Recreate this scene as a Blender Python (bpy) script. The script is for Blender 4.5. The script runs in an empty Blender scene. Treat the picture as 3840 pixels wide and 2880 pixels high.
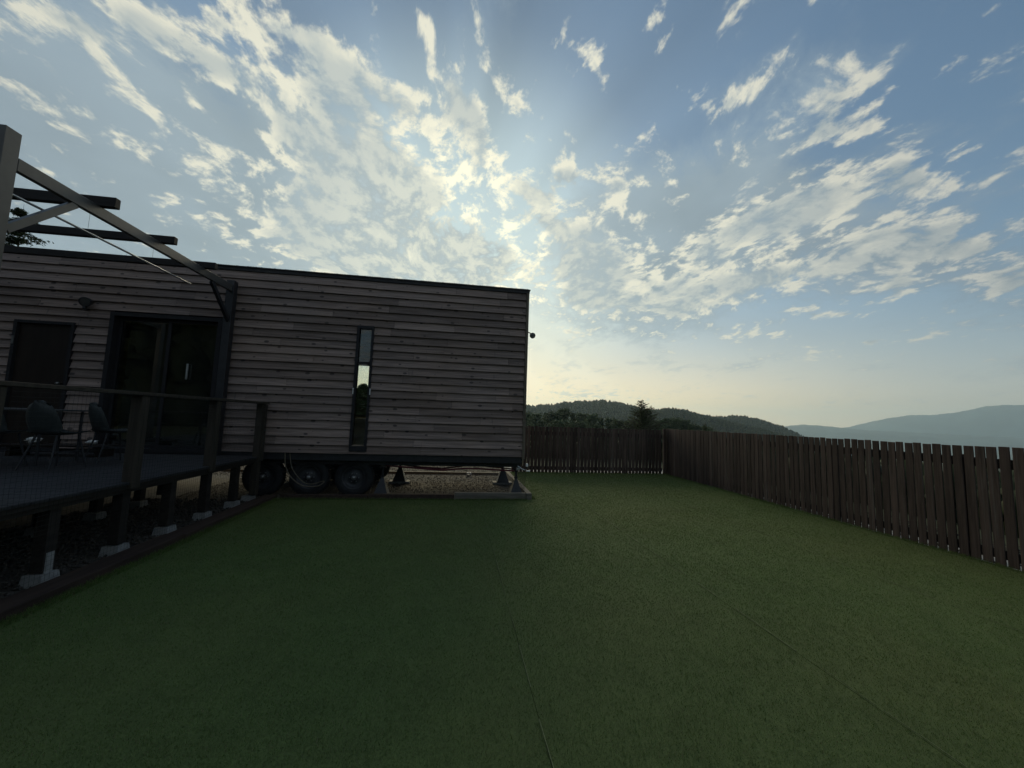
import bpy, math, random
import numpy as np
from mathutils import Vector, Matrix
S = bpy.context.scene
COL = S.collection
R = random.Random(7)
rng = np.random.default_rng(11)
rad = math.radians

# ------------------------------------------------------------------ camera
EYE = Vector((0, 0, 1.6))
CX = Vector((0.98910486, -0.14340432, 0.03326827))     # camera right in world axes
CD = Vector((0.04596869, 0.08618048, -0.99521847))     # camera down
CF = Vector((0.13985156, 0.98590472, 0.09183364))      # camera forward
FOC = 1430.0
cam = bpy.data.cameras.new('camera'); camo = bpy.data.objects.new('camera', cam); COL.objects.link(camo)
camo.matrix_world = Matrix(((CX.x, -CD.x, -CF.x, 0), (CX.y, -CD.y, -CF.y, 0), (CX.z, -CD.z, -CF.z, 1.6), (0, 0, 0, 1)))
cam.sensor_fit = 'HORIZONTAL'; cam.sensor_width = 36; cam.lens = 36 * FOC / 3840
cam.clip_start = 0.05; cam.clip_end = 90000
S.camera = camo

def way(px, py):
    """unit direction of the sky seen at a point of the photograph"""
    return (CX * (px - 1920) + CD * (py - 1440) + CF * FOC).normalized()

# ------------------------------------------------------------------ node helper
class G:
    def __init__(s, nt): s.nt = nt
    def n(s, t, props=None, **inp):
        nd = s.nt.nodes.new(t)
        for k, v in (props or {}).items(): setattr(nd, k, v)
        for k, v in inp.items():
            k = int(k[1:]) if k[0] == 'i' and k[1:].isdigit() else k.replace('_', ' ')
            s.put(nd.inputs[k], v)
        return nd
    def put(s, sock, v):
        if isinstance(v, bpy.types.NodeSocket): s.nt.links.new(v, sock)
        elif v is not None: sock.default_value = v
    def m(s, op, a, b=None, c=None, clamp=False):
        nd = s.n('ShaderNodeMath', {'operation': op, 'use_clamp': clamp})
        s.put(nd.inputs[0], a); s.put(nd.inputs[1], b); s.put(nd.inputs[2], c)
        return nd.outputs[0]
    def v(s, op, a, b=None, scale=None):
        nd = s.n('ShaderNodeVectorMath', {'operation': op})
        s.put(nd.inputs[0], a); s.put(nd.inputs[1], b)
        if scale is not None: s.put(nd.inputs['Scale'], scale)
        return nd.outputs['Value'] if op in ('DOT_PRODUCT', 'LENGTH', 'DISTANCE') else nd.outputs[0]
    def mix(s, f, a, b, mode='MIX'):
        nd = s.n('ShaderNodeMix', {'data_type': 'RGBA', 'blend_type': mode})
        s.put(nd.inputs[0], f); s.put(nd.inputs[6], a); s.put(nd.inputs[7], b)
        return nd.outputs[2]
    def ss(s, x, lo, hi, a=0.0, b=1.0):
        nd = s.n('ShaderNodeMapRange', {'interpolation_type': 'SMOOTHSTEP'})
        for i, q in enumerate((x, lo, hi, a, b)): s.put(nd.inputs[i], q)
        return nd.outputs[0]
    def noise(s, vec, scale, detail=2, rough=.5, dist=0.0, out=0):
        nd = s.n('ShaderNodeTexNoise'); s.put(nd.inputs['Vector'], vec)
        for k, q in (('Scale', scale), ('Detail', detail), ('Roughness', rough), ('Distortion', dist)): s.put(nd.inputs[k], q)
        return nd.outputs[out]
    def xyz(s, v):
        return s.n('ShaderNodeSeparateXYZ', i0=v).outputs
    def comb(s, x, y, z):
        return s.n('ShaderNodeCombineXYZ', i0=x, i1=y, i2=z).outputs[0]
def C4(r, g, b): return (r, g, b, 1)

# ------------------------------------------------------------------ world
SUN_EL, SUN_AZ = 20.5, -1.5
W = bpy.data.worlds.new('World'); S.world = W; W.use_nodes = True
nt = W.node_tree; nt.nodes.clear(); g = G(nt)
d = g.n('ShaderNodeTexCoord').outputs['Generated']
sky = g.n('ShaderNodeTexSky', {'sky_type': 'NISHITA', 'sun_disc': False, 'sun_elevation': rad(SUN_EL), 'sun_rotation': rad(SUN_AZ),
                               'air_density': 1.0, 'dust_density': 1.2, 'ozone_density': 1.3, 'altitude': 300}).outputs[0]
STR = 0.1
sund0 = Vector((math.sin(rad(SUN_AZ)) * math.cos(rad(SUN_EL)), math.cos(rad(SUN_AZ)) * math.cos(rad(SUN_EL)), math.sin(rad(SUN_EL))))
base = g.v('SCALE', sky, scale=STR)
den = g.v('MULTIPLY_ADD', base, (1.25, 1.22, 1.30)); g.put(den.node.inputs[2], (1, 1, 1))
base = g.v('DIVIDE', base, den)                                     # soft shoulder round the hidden sun
base = g.v('MULTIPLY', base, (1.06, 1.30, 1.46))
base = g.mix(g.ss(g.v('DOT_PRODUCT', d, tuple(sund0)), .86, 1.0, 0, .75), base, C4(.58, .73, .76))
x, y, z = g.xyz(d)
zc = g.m('MAXIMUM', z, 0.0)
ca, se = math.cos(rad(SUN_EL)), math.sin(rad(SUN_EL))
sund = Vector((math.sin(rad(SUN_AZ)) * ca, math.cos(rad(SUN_AZ)) * ca, se))
cosn = g.v('DOT_PRODUCT', d, tuple(sund))
near = g.ss(cosn, 0.35, 0.995)
# rays of light and shade fanning out from the hidden sun
su = Vector((1, 0, 0)); sv = sund.cross(su).normalized() * -1; su = sv.cross(sund).normalized()
ru, rv = g.v('DOT_PRODUCT', d, tuple(su)), g.v('DOT_PRODUCT', d, tuple(sv))
rr = g.v('NORMALIZE', g.comb(ru, rv, 0.0))
rays = g.noise(rr, 2.3, 2, .5)
rays = g.m('MULTIPLY', g.m('SUBTRACT', rays, .5), g.m('MULTIPLY', g.ss(cosn, 0.50, 0.90), g.ss(cosn, .995, 0.94)))
base = g.v('SCALE', base, scale=g.m('MULTIPLY_ADD', rays, 1.25, 1.0))
# pale horizon air
glow = g.m('MULTIPLY', g.m('POWER', g.m('MAXIMUM', g.v('DOT_PRODUCT', d, tuple(Vector((sund.x + .13, sund.y, .12)).normalized())), 0.0), 34.0), .62)
base = g.mix(glow, base, C4(.95, .96, .76))
hz = g.m('POWER', g.m('SUBTRACT', 1.0, zc), 12.0)
hcol = g.mix(g.ss(cosn, 0.45, 0.97), C4(1.1, .85, .58), C4(3.2, 2.0, .66))
base = g.mix(g.m('MULTIPLY', hz, .80), base, hcol)
# cloud sheet
zq = g.m('ADD', zc, .20); q = g.v('DIVIDE', d, g.comb(zq, zq, zq))
qx, qy, qz = g.xyz(q)
qv = g.comb(g.m('MULTIPLY', qx, 1.0), g.m('MULTIPLY', qy, .74), 0.0)
warp = g.noise(qv, 1.7, 3, .5, out=1)
qw = g.v('ADD', qv, g.v('SCALE', g.v('SUBTRACT', warp, (.5, .5, .5)), scale=.28))
n1 = g.noise(qw, 14.5, 9, .62, .0)
n2 = g.noise(qw, 3.0, 3, .5)
n3 = g.noise(g.v('ADD', qw, (3.1, 1.7, 0)), 11.0, 5, .6)
# (x0,y0, x1,y1, half width, weight) of each bank of cloud, as it lies in the sky
BL = [(250,560,1100,1000,230,.06),(700,700,1150,930,120,.20),(0,380,420,560,90,.18),
 (860,0,1180,180,120,.52),(1100,120,1420,360,120,.52),(1350,250,1680,520,90,.48),(1000,240,1400,420,70,.30),
 (150,30,430,150,38,.42),(380,10,620,140,62,.50),(620,170,960,310,68,.52),(270,140,520,340,70,.34),(150,230,240,300,34,.44),
 (730,60,900,120,55,.38),(880,330,1330,640,115,.50),(1240,520,1480,740,120,.46),(720,520,1300,860,110,.28),
 (1440,560,1700,760,120,.58),(1180,700,1540,900,120,.56),(1560,40,1630,150,34,.40),(1660,210,1770,560,62,.54),
 (1730,330,1850,620,54,.50),(1890,290,1990,500,40,.48),(2180,120,2290,380,34,.48),(2500,0,2400,140,34,.44),
 (1880,640,2060,760,95,.60),(1950,820,2160,860,62,.56),(2150,600,2040,760,40,.36),(2270,700,2370,690,62,.56),(2090,640,2200,680,34,.44),
 (1560,860,1860,1010,80,.50),(1280,870,1560,1030,110,.46),(1760,870,2000,1010,62,.46),(1500,960,2000,1090,70,.56),(1050,930,1500,1060,70,.5),(1100,800,1500,960,60,.4),
 (2120,1010,2330,960,110,.66),(2600,900,3180,720,64,.66),(2250,1110,2680,1120,60,.80),(2700,1080,3050,1010,45,.7),(2560,960,2700,930,50,.3),(2180,860,2400,800,40,.3),(2500,640,2560,740,34,.36),
 (2990,560,3180,380,80,.52),(3080,620,3250,430,70,.50),(3290,430,3240,520,34,.42),(2700,420,2760,360,26,.34),(2900,440,2980,380,34,.34),
 (3300,690,3560,690,72,.54),(3340,640,3420,600,44,.44),(2820,850,3250,700,62,.54),(3060,1010,3400,880,92,.56),
 (3360,930,3740,900,82,.54),(3740,1060,3860,1060,62,.52),(3560,590,3660,560,20,.36),(3330,1100,3380,1090,34,.50),
 (2720,1262,2830,1240,20,.52),(2830,1250,2940,1238,14,.40),(3000,1180,3090,1176,15,.50),(3060,1188,3300,1166,11,.42),
 (3210,1292,3320,1276,15,.54),(3320,1276,3620,1268,8,.34),(2990,1330,3130,1322,20,.36),(2060,1222,2200,1262,16,.40),
 (1980,1475,2400,1492,14,.34),(2500,1160,2560,1150,22,.46),(2130,1120,2330,1150,40,.48),(2080,1000,2500,1090,90,.42),(2450,1040,2950,960,95,.42),(3000,880,3840,1000,150,.30),(1000,860,1900,1040,80,.34),(1350,560,1750,860,110,.26)]
# broad soft grey banks behind the puffs
BK = [(-200,450,1250,1080,330,1.15),(500,760,1250,1010,230,.7),(900,330,1450,760,150,.6),(1300,250,1650,520,110,.35),(2200,1000,2600,900,190,1.0),(2450,960,3150,760,170,.95),
 (3000,950,3900,980,120,.6),(1500,880,1850,1040,90,.5),(1700,330,1900,720,60,.3),(0,330,400,420,80,.4)]
def blobs(L_, d, hx, hy):
    cov = None
    for x0, y0, x1, y1, w, k in L_:
        a, b = way(x0, y0), way(x1, y1)
        c = (a + b).normalized(); mx, my = (x0 + x1) / 2, (y0 + y1) / 2
        L = math.hypot(x1 - x0, y1 - y0) or 1
        cr = way(mx - (y1 - y0) / L * w, my + (x1 - x0) / L * w) - c
        al = (b - a); along = al.normalized(); along = (along - c * along.dot(c)).normalized()
        cross = c.cross(along)
        hw = abs(cr.dot(cross)); hl = al.length / 2 + hw * .9
        M = Matrix((along, cross, c)).transposed().to_euler()
        mp = g.n('ShaderNodeMapping', {'vector_type': 'TEXTURE'}, Vector=d, Location=tuple(c), Rotation=tuple(M), Scale=(hl * hx, hw * hy, .7))
        gr = g.n('ShaderNodeTexGradient', {'gradient_type': 'QUADRATIC_SPHERE'}, Vector=mp.outputs[0]).outputs[1]
        cov = g.m('MULTIPLY', gr, k) if cov is None else g.m('MULTIPLY_ADD', gr, k, cov)
    return cov
cov = blobs([(a, b, c, e, f + 6, h * 1.5 + max(0, 60 - f) * .0035) for a, b, c, e, f, h in BL], d, 1.7, 2.1)
bank = blobs(BK, d, 1.8, 2.5)
cov = g.m('MINIMUM', cov, .98)
behind = g.ss(y, 0.25, -0.2, 0.0, .45)                               # clouds also drift over the half of the sky behind
cov = g.m('MAXIMUM', cov, behind)
dens = g.m('ADD', g.m('MULTIPLY', g.m('SUBTRACT', n1, .5), 3.7), cov)
dens = g.m('ADD', dens, g.m('MULTIPLY', g.m('SUBTRACT', n2, .5), .9))
dens = g.m('SUBTRACT', dens, .45)
alpha = g.ss(dens, -.18, .40)
# backlit: loose puffs glow cream, the middles of the big banks stay grey
thick = g.ss(g.m('ADD', cov, g.m('ADD', g.m('MULTIPLY', g.m('SUBTRACT', n2, .5), 1.6), g.m('MULTIPLY', g.m('SUBTRACT', n3, .5), 1.1))), .22, .95)
puff = g.ss(n1, .40, .60)
thick = g.m('SUBTRACT', thick, g.m('MULTIPLY', puff, .38), clamp=True)
rim = g.mix(near, C4(.47, .48, .45), C4(.90, .87, .70))
rim = g.mix(g.ss(cosn, 0.93, 1.0), rim, C4(1.30, 1.22, .90))
body = g.mix(near, C4(.19, .25, .30), C4(.36, .44, .48))
ccol = g.mix(g.m('MULTIPLY', thick, .95), rim, body)
aa = g.m('MULTIPLY', alpha, g.m('MULTIPLY', g.ss(z, 0.0, .10, .35, 1.0), .95))
bd = g.m('ADD', bank, g.m('ADD', g.m('MULTIPLY', g.m('SUBTRACT', n2, .5), 1.1), g.m('MULTIPLY', g.m('SUBTRACT', n1, .5), .7)))
ba = g.m('MULTIPLY', g.ss(bd, .0, .45), g.ss(z, .03, .16, 0, .92))
bcol = g.mix(near, C4(.175, .235, .30), C4(.31, .39, .44))
bcol = g.mix(g.m('MULTIPLY', g.ss(cosn, .90, 1.0), .6), bcol, C4(.58, .66, .66))
bcol = g.v('SCALE', bcol, scale=g.m('MULTIPLY_ADD', n2, .7, .68))
base = g.mix(ba, base, bcol)
veil = g.m('MULTIPLY', g.ss(g.noise(qw, .9, 4, .55), .42, .75), .08)
base = g.mix(veil, base, g.mix(near, C4(.36, .40, .43), C4(.62, .66, .64)))
fin = g.mix(aa, base, ccol)
bg = g.n('ShaderNodeBackground', Color=fin, Strength=1.0)
g.nt.links.new(bg.outputs[0], g.n('ShaderNodeOutputWorld').inputs[0])
W.cycles.sampling_method = 'MANUAL'; W.cycles.sample_map_resolution = 512

# ------------------------------------------------------------------ sun behind the clouds
sl = bpy.data.lights.new('sun', 'SUN'); sl.energy = 2.1; sl.angle = rad(38); sl.color = (1, .86, .56)
so = bpy.data.objects.new('sun', sl); COL.objects.link(so)
so.rotation_euler = sund.to_track_quat('Z', 'Y').to_euler(); so.location = (0, 20, 30)

S.view_settings.view_transform = 'Standard'; S.view_settings.look = 'None'
S.view_settings.exposure = 0.0; S.view_settings.gamma = 1.0; S.view_settings.use_curve_mapping = False
S.render.engine = 'CYCLES'
cy = S.cycles
cy.use_denoising = True; cy.max_bounces = 6; cy.diffuse_bounces = 3; cy.glossy_bounces = 3; cy.transmission_bounces = 6
cy.transparent_max_bounces = 24; cy.volume_bounces = 2; cy.caustics_reflective = False; cy.caustics_refractive = False
cy.use_adaptive_sampling = False

# ------------------------------------------------------------------ materials
def mat(name, col, rough=.8, var=.25, scale=8, stretch=(1, 1, 1), bump=.0, bscale=None, metal=0.0, spec=.3, objvar=0.0, col2=None, extra=None):
    m = bpy.data.materials.new(name); m.use_nodes = True; t = m.node_tree; t.nodes.clear(); g = G(t)
    P = g.n('ShaderNodeNewGeometry').outputs['Position']
    rnd = g.n('ShaderNodeObjectInfo').outputs['Random']
    Pv = g.v('MULTIPLY', P, stretch)
    Pv = g.v('ADD', Pv, g.v('SCALE', (13.1, 7.7, 5.3), scale=rnd))
    nz = g.noise(Pv, scale, 6, .6)
    f = g.ss(nz, .3, .7)
    c2 = col2 or tuple(k * (1 - var) for k in col)
    c = g.mix(f, C4(*c2), C4(*(k * (1 + var * .6) for k in col)))
    if objvar: c = g.v('SCALE', c, scale=g.m('MULTIPLY_ADD', rnd, objvar, 1 - objvar / 2))
    if extra: c = extra(g, P, Pv, rnd, c)
    b = g.n('ShaderNodeBsdfPrincipled', Base_Color=c, Roughness=rough, Metallic=metal)
    b.inputs['Specular IOR Level'].default_value = spec
    if bump:
        h = g.noise(Pv, bscale or scale * 3, 5, .6)
        b.inputs['Normal'].default_value = (0, 0, 0)
        g.nt.links.new(g.n('ShaderNodeBump', Strength=bump, Distance=.01, Height=h).outputs[0], b.inputs['Normal'])
    g.nt.links.new(b.outputs[0], g.n('ShaderNodeOutputMaterial').inputs[0])
    return m

def knots(g, P, Pv, rnd, c):
    x, y, z = g.xyz(P)
    k = g.n('ShaderNodeTexVoronoi', {'voronoi_dimensions': '2D'}, Vector=g.comb(g.m('MULTIPLY_ADD', rnd, 37, g.m('MULTIPLY', x, 2.3)), g.m('MULTIPLY', z, 4.3), 0.0), Scale=1.0)
    size = g.m('MULTIPLY', g.xyz(k.outputs['Color'])[0], .088)
    kk = g.ss(g.m('SUBTRACT', k.outputs['Distance'], size), .0, .035, .8, 0.0)
    c = g.mix(kk, c, C4(.035, .03, .03))
    st = g.ss(g.noise(g.comb(g.m('MULTIPLY', x, 16.0), g.m('MULTIPLY_ADD', z, 2.2, g.m('MULTIPLY', rnd, 9)), 0.0), 1.0, 3, .5), .66, .76, 0, .45)
    c = g.mix(st, c, C4(.06, .055, .055))
    warm = g.ss(g.noise(P, .9, 2, .5), .35, .7)
    return g.mix(g.m('MULTIPLY', warm, .35), c, g.v('MULTIPLY', c, (1.12, 1.0, .84)))

def turfcol(g, P, Pv, rnd, c):
    big = g.ss(g.noise(P, .35, 3, .5), .35, .68)
    c = g.mix(g.m('MULTIPLY', big, .30), c, C4(.125, .128, .042))
    med = g.ss(g.noise(P, 3.5, 4, .6), .3, .7, .92, 1.06)
    return g.v('SCALE', c, scale=med)

def blade_mat():
    m = bpy.data.materials.new('turf_blades'); m.use_nodes = True; t = m.node_tree; t.nodes.clear(); g = G(t)
    geo = g.n('ShaderNodeNewGeometry'); P = geo.outputs['Position']; r = geo.outputs['Random Per Island']
    c = g.mix(r, C4(.070, .128, .032), C4(.118, .176, .044))
    c = g.mix(g.ss(r, .90, .93), c, C4(.19, .17, .10))
    c = turfcol(g, P, None, None, c)
    b = g.n('ShaderNodeBsdfPrincipled', Base_Color=c, Roughness=.65)
    b.inputs['Specular IOR Level'].default_value = .25
    tr = g.n('ShaderNodeBsdfTranslucent', Color=g.v('SCALE', c, scale=1.0))
    mx = g.n('ShaderNodeMixShader', i0=.25, i1=b.outputs[0], i2=tr.outputs[0])
    g.nt.links.new(mx.outputs[0], g.n('ShaderNodeOutputMaterial').inputs[0])
    return m

def leaf_mat(name, c1, c2):
    m = bpy.data.materials.new(name); m.use_nodes = True; t = m.node_tree; t.nodes.clear(); g = G(t)
    geo = g.n('ShaderNodeNewGeometry'); r = geo.outputs['Random Per Island']
    c = g.mix(r, C4(*c1), C4(*c2))
    c = g.v('SCALE', c, scale=g.ss(g.noise(geo.outputs['Position'], .08, 3, .6), .3, .7, .7, 1.25))
    b = g.n('ShaderNodeBsdfPrincipled', Base_Color=c, Roughness=.7)
    b.inputs['Specular IOR Level'].default_value = .15
    tr = g.n('ShaderNodeBsdfTranslucent', Color=c)
    mx = g.n('ShaderNodeMixShader', i0=.2, i1=b.outputs[0], i2=tr.outputs[0])
    g.nt.links.new(mx.outputs[0], g.n('ShaderNodeOutputMaterial').inputs[0])
    return m

def glass_mat():
    m = bpy.data.materials.new('window_glass'); m.use_nodes = True; t = m.node_tree; t.nodes.clear(); g = G(t)
    fr = g.n('ShaderNodeFresnel', IOR=1.5).outputs[0]
    tr = g.n('ShaderNodeBsdfTransparent', Color=C4(.90, .93, .92))
    gl = g.n('ShaderNodeBsdfGlossy', Color=C4(1, 1, 1), Roughness=.01)
    mx = g.n('ShaderNodeMixShader', i0=g.m('MULTIPLY', fr, 1.2), i1=tr.outputs[0], i2=gl.outputs[0])
    g.nt.links.new(mx.outputs[0], g.n('ShaderNodeOutputMaterial').inputs[0])
    return m

MT = dict(
 siding=mat('weathered_siding', (.240, .184, .164), .78, .34, 1.0, (1.6, 4, 42), .5, 1.6, objvar=.55, extra=knots),
 cladend=mat('end_cladding_wood', (.19, .17, .15), .8, .3, 1.0, (4, 1.6, 40)),
 trimwood=mat('corner_trim_wood', (.15, .125, .095), .8, .3, 1.0, (30, 30, 2), objvar=.2),
 roofedge=mat('dark_roof_edge', (.030, .028, .030), .6, .3, 6),
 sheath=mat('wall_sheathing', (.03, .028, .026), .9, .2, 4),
 inner=mat('inner_pine_boards', (.30, .19, .10), .6, .3, 1.0, (2, 2, 14)),
 steel=mat('grey_painted_steel', (.080, .075, .070), .42, .18, 5, bump=.05, spec=.5, objvar=.1),
 darksteel=mat('dark_steel', (.020, .020, .024), .45, .3, 9, spec=.5),
 blackmetal=mat('black_painted_metal', (.022, .022, .026), .5, .3, 12, spec=.5),
 rod=mat('bare_aluminium', (.42, .43, .44), .35, .15, 10, metal=.8),
 purlin=mat('dark_stained_purlin', (.020, .017, .017), .7, .3, 1.0, (2, 20, 20), .2),
 frame=mat('window_frame_black', (.018, .017, .020), .6, .2, 10, spec=.3),
 doorleaf=mat('dark_brown_door_leaf', (.022, .015, .012), .45, .3, 3, (3, 3, .6)),
 glass=glass_mat(),
 picket=mat('brown_stained_picket', (.078, .052, .042), .8, .42, 1.0, (24, 24, 1.6), .4, 2.0, objvar=.75,
            extra=lambda g, P, Pv, rnd, c: g.mix(g.ss(g.m('MULTIPLY', g.noise(g.v('MULTIPLY', Pv, (1, 1, .5)), 1.0, 4, .7), g.m('MULTIPLY_ADD', rnd, .5, .75)), .60, .80), c, C4(.12, .10, .085))),
 fencerail=mat('fence_rail_wood', (.030, .022, .020), .85, .3, 6),
 deckwood=mat('grey_deck_boards', (.036, .035, .038), .62, .3, 1.0, (1.5, 30, 30), .2, objvar=.25),
 deckframe=mat('brown_deck_frame', (.030, .024, .020), .8, .35, 1.0, (20, 2, 20), .2, objvar=.3),
 railwood=mat('rail_post_wood', (.052, .042, .032), .8, .3, 1.0, (20, 20, 2), .3, objvar=.2),
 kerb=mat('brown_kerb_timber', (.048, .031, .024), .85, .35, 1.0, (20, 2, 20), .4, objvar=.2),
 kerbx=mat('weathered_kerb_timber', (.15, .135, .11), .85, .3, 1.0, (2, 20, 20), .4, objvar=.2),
 concrete=mat('pale_concrete', (.30, .30, .29), .85, .2, 14, bump=.3),
 white=mat('white_plastic', (.75, .75, .73), .5, .1, 10),
 rubber=mat('black_tyre_rubber', (.022, .022, .024), .75, .3, 14, bump=.2),
 rim=mat('dusty_black_rim', (.035, .035, .040), .5, .35, 9, spec=.5),
 hub=mat('dull_hub_metal', (.25, .25, .25), .35, .2, 9, metal=.7),
 redhose=mat('dark_red_hose', (.16, .022, .040), .5, .2, 8),
 coil=mat('tan_hose', (.13, .11, .08), .6, .2, 8),
 net=mat('black_net_cord', (.018, .022, .020), .8, .1, 8),
 chair=mat('grey_green_chair_shell', (.030, .036, .036), .6, .12, 6, spec=.4),
 chairleg=mat('dark_chair_leg', (.035, .035, .04), .5, .2, 8),
 tabletop=mat('grey_table_top', (.07, .07, .07), .35, .12, 7, spec=.5),
 gravel=mat('gravel_ground', (.105, .095, .080), .95, .42, 26, bump=.8, bscale=70,
            extra=lambda g, P, Pv, rnd, c: g.mix(g.ss(g.noise(P, .7, 5, .6), .35, .72, 0, .6), c, C4(.085, .070, .052))),
 stones=mat('grey_brown_stones', (.085, .074, .062), .9, .4, 9),
 palepath=mat('pale_concrete_path', (.42, .41, .38), .9, .2, 5, bump=.2),
 turf=mat('green_turf_sheet', (.085, .124, .036), .9, .3, 130, bump=.5, bscale=240, extra=turfcol),
 turfseam=mat('pale_turf_edge', (.15, .175, .08), .9, .3, 60),
 blades=blade_mat(),
 grassland=mat('rough_grass_ground', (.042, .052, .026), .95, .4, 3),
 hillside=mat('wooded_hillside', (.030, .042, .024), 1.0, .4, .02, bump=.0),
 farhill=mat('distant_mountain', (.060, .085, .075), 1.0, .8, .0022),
 needles=leaf_mat('dark_conifer_needles', (.018, .034, .014), (.045, .068, .026)),
 needles2=leaf_mat('pine_needles', (.045, .070, .036), (.095, .125, .060)),
 larchn=leaf_mat('larch_needles', (.040, .056, .026), (.075, .090, .040)),
 spruce=leaf_mat('dark_spruce_wood', (.008, .014, .008), (.016, .026, .013)),
 wood=leaf_mat('hill_trees', (.018, .032, .016), (.045, .060, .028)),
 bark=mat('tree_bark', (.055, .045, .036), .9, .3, 3, (3, 3, .6), .3),
)

# ------------------------------------------------------------------ mesh building
def mesh_np(name, V, F, m=None, smooth=False):
    me = bpy.data.meshes.new(name)
    V = np.asarray(V, dtype=np.float32).reshape(-1, 3); F = np.asarray(F, dtype=np.int32)
    k = F.shape[1]
    me.vertices.add(len(V)); me.vertices.foreach_set('co', V.ravel())
    me.loops.add(F.size); me.loops.foreach_set('vertex_index', F.ravel())
    me.polygons.add(len(F)); me.polygons.foreach_set('loop_start', np.arange(0, F.size, k, dtype=np.int32))
    me.polygons.foreach_set('loop_total', np.full(len(F), k, dtype=np.int32))
    if smooth: me.polygons.foreach_set('use_smooth', np.ones(len(F), dtype=bool))
    me.update(calc_edges=True)
    if m: me.materials.append(m)
    return me

class MB:
    def __init__(s): s.v = []; s.f = []; s.sm = []
    def add(s, vs, fs, smooth=False):
        o = len(s.v); s.v += [Vector(p) for p in vs]; s.f += [tuple(i + o for i in q) for q in fs]; s.sm += [smooth] * len(fs); return s
    def box(s, a, b, bev=0.0):
        (x0, y0, z0), (x1, y1, z1) = a, b
        x0, x1 = min(x0, x1), max(x0, x1); y0, y1 = min(y0, y1), max(y0, y1); z0, z1 = min(z0, z1), max(z0, z1)
        e = min(bev, (x1 - x0) * .4, (y1 - y0) * .4, (z1 - z0) * .4)
        if e <= 0:
            vs = [(x, y, z) for z in (z0, z1) for x, y in ((x0, y0), (x1, y0), (x1, y1), (x0, y1))]
            return s.add(vs, [(3, 2, 1, 0), (4, 5, 6, 7), (0, 1, 5, 4), (1, 2, 6, 5), (2, 3, 7, 6), (3, 0, 4, 7)])
        lv = [(z0, e), (z0 + e, 0), (z1 - e, 0), (z1, e)]
        vs = []
        for zz, i in lv:
            X0, X1, Y0, Y1 = x0 + i, x1 - i, y0 + i, y1 - i
            k = e if i == 0 else 0
            vs += [(X0 + k, Y0, zz), (X1 - k, Y0, zz), (X1, Y0 + k, zz), (X1, Y1 - k, zz), (X1 - k, Y1, zz), (X0 + k, Y1, zz), (X0, Y1 - k, zz), (X0, Y0 + k, zz)]
        fs = [(7, 6, 5, 4, 3, 2, 1, 0), tuple(range(24, 32))]
        for l in range(3):
            for i in range(8):
                j = (i + 1) % 8; fs.append((l * 8 + i, l * 8 + j, l * 8 + 8 + j, l * 8 + 8 + i))
        return s.add(vs, fs)
    def bar(s, a, b, w, h=None, up=(0, 0, 1)):
        a, b = Vector(a), Vector(b); h = h or w; t = (b - a).normalized(); u = Vector(up)
        if abs(t.dot(u)) > .99: u = Vector((1, 0, 0))
        r = t.cross(u).normalized(); u = r.cross(t)
        vs = [p + r * (i * w / 2) + u * (j * h / 2) for p in (a, b) for i, j in ((-1, -1), (1, -1), (1, 1), (-1, 1))]
        return s.add(vs, [(3, 2, 1, 0), (4, 5, 6, 7), (0, 1, 5, 4), (1, 2, 6, 5), (2, 3, 7, 6), (3, 0, 4, 7)])
    def tube(s, pts, r, n=8, r2=None, caps=True):
        pts = [Vector(p) for p in pts]; k = len(pts); vs = []; prev = None
        for i, p in enumerate(pts):
            t = (pts[min(i + 1, k - 1)] - pts[max(i - 1, 0)]).normalized()
            if prev is None:
                u = Vector((0, 0, 1)) if abs(t.z) < .9 else Vector((1, 0, 0))
            else: u = prev
            u = (u - t * t.dot(u)).normalized(); prev = u; w = t.cross(u)
            rr = r if r2 is None else r + (r2 - r) * i / (k - 1)
            vs += [p + (u * math.cos(2 * math.pi * j / n) + w * math.sin(2 * math.pi * j / n)) * rr for j in range(n)]
        fs = []
        for i in range(k - 1):
            for j in range(n):
                q = (j + 1) % n; fs.append((i * n + j, i * n + q, (i + 1) * n + q, (i + 1) * n + j))
        s.add(vs, fs, n > 4)
        if caps: s.add([vs[j] for j in range(n)], [tuple(range(n))[::-1]]); s.add([vs[(k - 1) * n + j] for j in range(n)], [tuple(range(n))])
        return s
    def lathe(s, prof, c, axis, n=28, smooth=True):
        """prof: (distance along axis, radius) pairs"""
        t = Vector(axis).normalized(); u = Vector((0, 0, 1)) if abs(t.z) < .9 else Vector((1, 0, 0)); u = (u - t * t.dot(u)).normalized(); w = t.cross(u); c = Vector(c)
        vs = [c + t * a + (u * math.cos(2 * math.pi * j / n) + w * math.sin(2 * math.pi * j / n)) * r for a, r in prof for j in range(n)]
        fs = []
        for i in range(len(prof) - 1):
            for j in range(n):
                q = (j + 1) % n; fs.append((i * n + j, i * n + q, (i + 1) * n + q, (i + 1) * n + j))
        return s.add(vs, fs, smooth)
    def mesh(s, name, m, origin=(0, 0, 0)):
        o = Vector(origin); me = bpy.data.meshes.new(name)
        me.from_pydata([tuple(p - o) for p in s.v], [], s.f); me.polygons.foreach_set('use_smooth', s.sm)
        me.materials.append(m); me.update(); return me
    def build(s, name, m, parent=None, **tags):
        lo = Vector([min(p[i] for p in s.v) for i in range(3)]); hi = Vector([max(p[i] for p in s.v) for i in range(3)])
        c = (lo + hi) / 2; c.z = lo.z
        return link(name, s.mesh(name, m, c), c, parent, **tags)

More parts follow.
